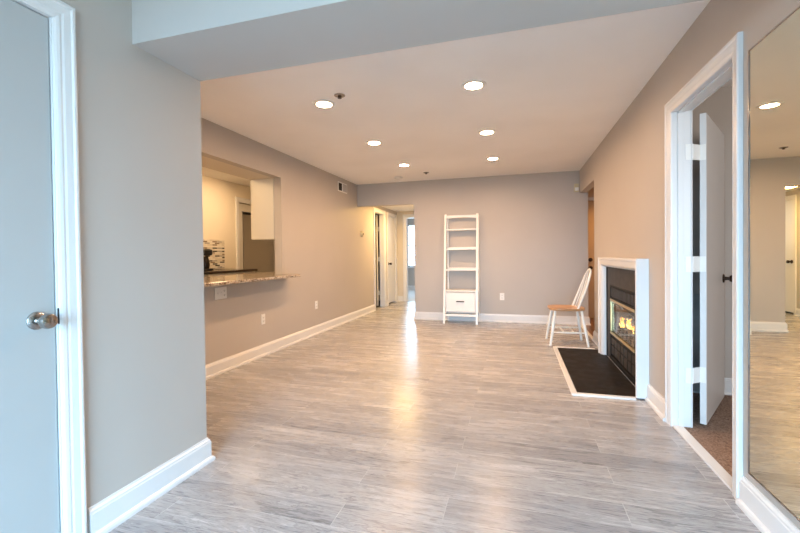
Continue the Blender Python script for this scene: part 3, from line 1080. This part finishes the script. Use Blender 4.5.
MB().box(lx0 + PW, lx1 - PW, YR - 0.004, YR + 0.008, 0.890, 0.915, 0.002).build('back_lip', 'white_lacquer', ls)
mb = MB()
mb.box(lx0 + PW - 0.002, lx0 + PW + 0.014, 6.60, YR, 0.185, 0.520)
mb.box(lx1 - PW - 0.014, lx1 - PW + 0.002, 6.60, YR, 0.185, 0.520)
mb.box(lx0 + PW, lx1 - PW, YR - 0.012, YR, 0.185, 0.520)
mb.box(lx0 + PW, lx1 - PW, 6.60, YR, 0.172, 0.186)
mb.build('drawer_case', 'white_lacquer', ls)
dr = MB().box(lx0 + PW + 0.016, lx1 - PW - 0.016, 6.578, 6.602, 0.192, 0.510, 0.003).build('drawer', 'white_lacquer', ls)
mb = MB()
mb.box(-0.945, -0.815, 6.548, 6.556, 0.355, 0.371, 0.002)
mb.box(-0.935, -0.925, 6.554, 6.580, 0.358, 0.368)
mb.box(-0.835, -0.825, 6.554, 6.580, 0.358, 0.368)
mb.build('drawer_handle', 'bronze', dr)
mb = MB()
mb.box(lx0 + PW - 0.003, lx1 - PW + 0.003, yf(0.14) - 0.013, yf(0.14) + 0.013, 0.120, 0.160, 0.002)
mb.build('bottom_rail', 'white_lacquer', ls)

# ------------------------------------------------------------------ tall mirror on the right wall
MX = 0.952
mr = thing('wall_mirror', (XR, 1.28, 0.16), 'tall wall mirror with a thin silver edge beside the bedroom doorway', 'mirror')
MY0, MY1, MZ0, MZ1 = 0.48, 2.044, 0.188, 1.990
MB().box(MX, XR - 0.001, MY0 + 0.008, MY1 - 0.008, MZ0 + 0.008, MZ1 - 0.008).build('mirror_glass', 'mirror', mr)
MF = [(0, 0), (0, 0.026), (0.002, 0.029), (0.006, 0.029), (0.009, 0.026), (0.009, 0)]
P = [Vector((XR, MY1, MZ0)), Vector((XR, MY1, MZ1)), Vector((XR, MY0, MZ1)), Vector((XR, MY0, MZ0))]
MB().sweep(P + [P[0]], [Vector((0, -1, 1)), Vector((0, -1, -1)), Vector((0, 1, -1)), Vector((0, 1, 1)), Vector((0, -1, 1))], [Vector((-1, 0, 0))] * 5, MF).build('mirror_frame', 'chrome', mr)

# ------------------------------------------------------------------ kitchen side
# granite bar top through the opening
poly = [(-3.42, P0 + 0.005), (-2.55, P0 + 0.005)]
for i in range(9):
    a = i / 8 * PI / 2
    poly.append((-2.55 - 0.10 + 0.10 * math.cos(a), 4.36 + 0.10 * math.sin(a)))
poly += [(XL - 0.0 + 0.002, 4.46), (XL + 0.002, 4.366), (XL - WT - 0.01, 4.366), (XL - WT - 0.01, 5.60), (-3.42, 5.60)]
o = MB().prism(poly, 0.886, 0.918).build('granite_bar_top', 'granite')
tag(o, 'speckled granite bar top jutting from the kitchen pass-through', 'countertop')
mod = o.modifiers.new('edge', 'BEVEL')
mod.width = 0.006
mod.segments = 2
mod.limit_method = 'ANGLE'
bc = thing('base_cabinet', (-3.16, 4.0, 0), 'kitchen base cabinets hidden behind the pass-through wall under granite', 'cabinet')
MB().box(-3.40, XL - WT - 0.003, 2.0, 5.58, 0.10, 0.884).build('body', 'white_lacquer', bc)
MB().box(-3.34, XL - WT - 0.003, 2.0, 5.58, 0.0, 0.10).build('toe_kick', 'dark', bc)

uc = thing('upper_cabinet', (-3.06, 4.83, 1.357), 'white wall cabinet hanging over the pass-through counter', 'cabinet')
MB().box(-3.212, XL - WT - 0.002, 4.360, 5.30, 1.357, PZ1 - 0.001, 0.002).build('body', 'cabinet', uc)
for y0, y1 in ((4.362, 4.828), (4.832, 5.298)):
    dd_ = MB().box(-3.235, -3.214, y0, y1, 1.360, PZ1 - 0.004, 0.004).build('door', 'cabinet', uc)
    MB().lathe([(0, 0), (0.006, 0), (0.006, 0.012), (0.013, 0.018), (0.013, 0.026), (0, 0.028)], (-3.235, y1 - 0.05 if y0 < 4.5 else y0 + 0.05, 1.42), (Vector((-1, 0, 0)), Vector((0, 1, 0)), Vector((0, 0, 1)))).build('knob', 'nickel', dd_, True)

tag(MB().box(XK, XK + 0.012, 3.6, 5.67, 0.955, 1.425).build('trim_2', 'mosaic'), 'brown and beige mosaic backsplash on the kitchen wall', 'backsplash', None, 'structure')
rc = thing('range_counter', (-4.42, 5.13, 0), 'dark topped kitchen counter below the mosaic backsplash', 'cabinet')
MB().box(-4.72, -4.13, 4.60, 5.66, 0.0, 0.90).build('body', 'white_lacquer', rc)
MB().box(-4.735, -4.09, 4.60, 5.67, 0.901, 0.940, 0.005).build('worktop', mat('dark_worktop', (0.05, 0.035, 0.028), 0.15), rc)
rg = thing('kitchen_range', (-4.42, 4.20, 0), 'black kitchen range in front of the mosaic backsplash', 'stove')
MB().box(-4.73, -4.11, 3.815, 4.59, 0.0, 0.90, 0.006).build('body', 'steel', rg)
MB().box(-4.73, -4.09, 3.815, 4.59, 0.902, 0.935, 0.006).build('cooktop', 'dark', rg)
MB().box(-4.11, -4.095, 3.86, 4.545, 0.20, 0.72, 0.006).build('oven_door', 'dark', rg)
MB().tube([(-4.075, 3.90, 0.75), (-4.075, 4.50, 0.75)], 0.011).build('oven_handle', 'steel', rg, True)
cm = thing('coffee_maker', (-4.45, 4.875, 0.941), 'black coffee maker standing against the mosaic backsplash', 'coffee maker')
MB().box(-4.56, -4.34, 4.79, 4.96, 0.941, 0.968, 0.01).build('base', 'dark', cm)
MB().box(-4.58, -4.50, 4.80, 4.95, 0.968, 1.17, 0.01).build('column', 'dark', cm)
MB().box(-4.58, -4.35, 4.79, 4.96, 1.165, 1.255, 0.02).build('brew_head', 'dark', cm)
MB().lathe([(0, 0.97), (0.055, 0.97), (0.066, 1.02), (0.060, 1.09), (0.045, 1.13), (0.05, 1.15), (0, 1.15)], (-4.42, 4.875, 0), 'Z').build('carafe', mat('smoked_carafe', (0.02, 0.015, 0.012), 0.08), cm, True)

rf = thing('refrigerator', (-5.1, 6.66, 0), 'grey steel refrigerator in the alcove of the kitchen wall', 'refrigerator')
MB().box(XK - 0.75, XK - 0.09, 6.215, 7.17, 0.02, 1.93, 0.01).build('body', 'dark', rf)
f_ = MB().box(XK - 0.085, XK - 0.03, 6.225, 7.165, 0.08, 1.92, 0.008).build('door', 'steel', rf)
MB().tube([(XK - 0.03, 7.12, 0.7), (XK + 0.01, 7.12, 0.72), (XK + 0.01, 7.12, 1.5), (XK - 0.03, 7.12, 1.52)], 0.009).build('handle', 'steel', f_, True)
mb = casing_mb('x', XK, FRA, FRB, 2.12, (1, 0, 0), 0.09)
struct('trim_3', mb, 'trim', 'cream casing around the refrigerator alcove', 'casing')
oc = thing('over_fridge_cabinet', (-5.2, 6.65, 1.95), 'pale cabinet above the steel refrigerator', 'cabinet')
MB().box(XK - 0.70, XK - 0.06, FRA + 0.004, FRB - 0.004, 1.965, 2.118).build('body', 'cabinet', oc)
for y0, y1 in ((FRA + 0.008, 6.638), (6.642, FRB - 0.008)):
    MB().box(XK - 0.059, XK - 0.040, y0, y1, 1.968, 2.114, 0.003).build('door', 'cabinet', oc)
tag(MB().box(XK - 0.6, XK - 0.02, FRA + 0.003, 6.19, 0.0, 1.96).build('side_panel', 'cabinet'), 'white filler panel beside the steel refrigerator', 'panel')

# ------------------------------------------------------------------ ceiling fixtures
rl = thing('recessed_light', (0, 0, H), 'x', 'ceiling light', 'recessed ceiling lights')
mb = MB().lathe([(0.062, 0.0), (0.064, -0.010), (0.092, -0.006), (0.096, -0.001), (0.096, 0.0)], (0, 0, H), 'Z', 40)
mb.build('trim_ring', 'white_lacquer', rl, True)
mb = MB().lathe([(0, -0.007), (0.030, -0.0066), (0.062, -0.004)], (0, 0, H), 'Z', 32)
mb.build('lamp_lens', 'lamp', rl, True)
names = {
    (-1.562, 3.114): 'glowing recessed ceiling light beside the first sprinkler, nearest the pass-through',
    (-0.300, 3.120): 'largest glowing recessed ceiling light, nearest the beam and bedroom door',
    (-1.556, 4.354): 'glowing recessed ceiling light in the middle of the row toward the pass-through wall',
    (-0.284, 4.362): 'glowing recessed ceiling light in the middle of the row toward the fireplace',
    (-1.535, 5.565): 'glowing recessed ceiling light nearest the smoke detector and hall opening',
    (-0.290, 5.592): 'glowing recessed ceiling light nearest the back wall on the fireplace row',
}
for i, ((x, y), lab) in enumerate(names.items()):
    o = rl if i == 0 else copy_tree(rl)
    o.location = (x, y, H)
    o['label'] = lab

for i, (x, y, lab) in enumerate(((-1.36, 2.99, 'small chrome ceiling sprinkler beside the recessed light near the beam'),
                                 (-1.35, 6.20, 'tiny dark ceiling sprinkler above the ladder shelf near the back wall'))):
    sp_ = thing('sprinkler', (x, y, H), lab, 'sprinkler', 'ceiling sprinklers')
    MB().lathe([(0, 0), (0.045, 0), (0.045, -0.004), (0.030, -0.010), (0, -0.010)], (x, y, H), 'Z', 28).build('escutcheon', 'nickel', sp_, True)
    MB().lathe([(0, -0.008), (0.018, -0.008), (0.012, -0.018), (0.007, -0.020), (0.016, -0.023), (0.016, -0.025), (0, -0.025)], (x, y, H), 'Z', 16).build('sprinkler_head', 'bronze', sp_, True)
o = MB().lathe([(0, 0), (0.068, 0), (0.070, -0.010), (0.064, -0.024), (0.050, -0.034), (0.030, -0.036), (0.028, -0.033), (0, -0.033)], (-1.87, 6.42, H), 'Z', 36).build('smoke_detector', 'plastic', None, True)
tag(o, 'round white smoke detector on the ceiling near the back wall', 'smoke detector')

# ------------------------------------------------------------------ wall fixtures
vt = thing('air_vent', (XL, 6.20, 2.28), 'small wall vent with dark louvers high on the pass-through wall', 'vent')
frame = MB()
y0, y1, z0, z1 = 6.025, 6.385, 2.205, 2.365
frame.box(XL, XL + 0.010, y0, y1, z0, z0 + 0.018, 0.002)
frame.box(XL, XL + 0.010, y0, y1, z1 - 0.018, z1, 0.002)
frame.box(XL, XL + 0.010, y0, y0 + 0.018, z0 + 0.018, z1 - 0.018, 0.002)
frame.box(XL, XL + 0.010, y1 - 0.018, y1, z0 + 0.018, z1 - 0.018, 0.002)
frame.box(XL, XL + 0.010, 6.190, 6.210, z0 + 0.018, z1 - 0.018, 0.002)
frame.build('vent_frame', 'plastic', vt)
MB().box(XL, XL + 0.002, y0 + 0.018, 6.190, z0 + 0.018, z1 - 0.018).build('dark_backing', 'dark', vt)
mb = MB()
rx = Matrix.Rotation(math.radians(38), 3, 'Z')
for k in range(7):
    yy = 6.218 + k * 0.023
    mb.box(XL + 0.001, XL + 0.012, yy, yy + 0.016, z0 + 0.018, z1 - 0.018, rot=rx)
mb.box(XL, XL + 0.002, 6.21, y1 - 0.018, z0 + 0.018, z1 - 0.018)
mb.build('louver', 'wall', vt)
mb = MB()
for k in range(6):
    yy = y0 + 0.024 + k * 0.024
    mb.box(XL + 0.002, XL + 0.009, yy, yy + 0.003, z0 + 0.018, z1 - 0.018)
mb.build('louver', 'bronze', vt)

AXX = (Vector((1, 0, 0)), Vector((0, 1, 0)), Vector((0, 0, 1)))
th = thing('thermostat', (XL, 7.05, 1.545), 'round cream thermostat on the wall before the hall doors', 'thermostat')
MB().lathe([(0, 0), (0.056, 0), (0.056, 0.012), (0.048, 0.030), (0.036, 0.036), (0, 0.036)], (XL, 7.05, 1.545), AXX, 32).build('housing', 'ivory', th, True)
MB().lathe([(0, 0.036), (0.013, 0.036), (0.013, 0.044), (0, 0.044)], (XL, 7.05, 1.545), AXX, 20).build('dial', 'bronze', th, True)


def outlet(name, c, n, label, gangs=('duplex',), group=None):
    c, n = Vector(c), Vector(n)
    s = UPV.cross(n)
    ang_ = Matrix((s, UPV, n)).transposed()
    o = thing(name, c, label, 'outlet' if gangs == ('duplex',) else 'switch plate', group)
    wd = 0.072 + 0.046 * (len(gangs) - 1)
    hh_ = 0.118
    T = Matrix.Translation(c) @ ang_.to_4x4()

    def put(mb_, nm, m_, par, sm=False):
        mb_.xform(T)
        return mb_.build(nm, m_, par, sm)
    put(MB().box(-wd / 2, wd / 2, -hh_ / 2, hh_ / 2, 0, 0.006, 0.003), 'cover_plate', 'plastic', o)
    for i, g in enumerate(gangs):
        gx = (i - (len(gangs) - 1) / 2) * 0.046
        if g == 'duplex':
            for sy_ in (-0.021, 0.021):
                rcp = put(MB().box(gx - 0.016, gx + 0.016, sy_ - 0.014, sy_ + 0.014, 0.005, 0.009, 0.004), 'receptacle', 'plastic', o)
                mb_ = MB()
                mb_.box(gx - 0.0085, gx - 0.0055, sy_ - 0.002, sy_ + 0.008, 0.0085, 0.0096)
                mb_.box(gx + 0.0055, gx + 0.0085, sy_ - 0.002, sy_ + 0.007, 0.0085, 0.0096)
                mb_.box(gx - 0.003, gx + 0.003, sy_ - 0.010, sy_ - 0.005, 0.0085, 0.0096)
                put(mb_, 'slots', 'dark', rcp)
        else:
            tg = put(MB().box(gx - 0.005, gx + 0.005, -0.012, 0.012, 0.005, 0.008), 'toggle', 'plastic', o)
            put(MB().box(gx - 0.004, gx + 0.004, 0.0, 0.010, 0.007, 0.018, 0.002), 'toggle_lever', 'plastic', tg)
    return o


outlet('wall_outlet', (XL, 3.958, 0.420), (1, 0, 0), 'white duplex outlet low on the wall beneath the pass-through', group='wall outlets')
outlet('wall_outlet', (XL, 5.235, 0.426), (1, 0, 0), 'white duplex outlet low on the wall between pass-through and hall', group='wall outlets')
outlet('wall_outlet', (-0.222, YB, 0.425), (0, -1, 0), 'white duplex outlet on the back wall beside the ladder shelf', group='wall outlets')
outlet('switch_plate', (XL, 3.28, 0.785), (1, 0, 0), 'wide white switch and outlet plate just under the granite bar', ('toggle', 'toggle', 'duplex'))

al = thing('alarm_sensor', (0.940, YB, 2.11), 'small ivory motion sensor high in the back corner', 'sensor')
MB().box(0.893, 0.966, YB - 0.050, YB, 2.100, 2.230, 0.010, 3).build('housing', 'ivory', al, True)
MB().box(0.903, 0.957, YB - 0.055, YB - 0.049, 2.118, 2.170, 0.004).build('lens', 'plastic', al, True)
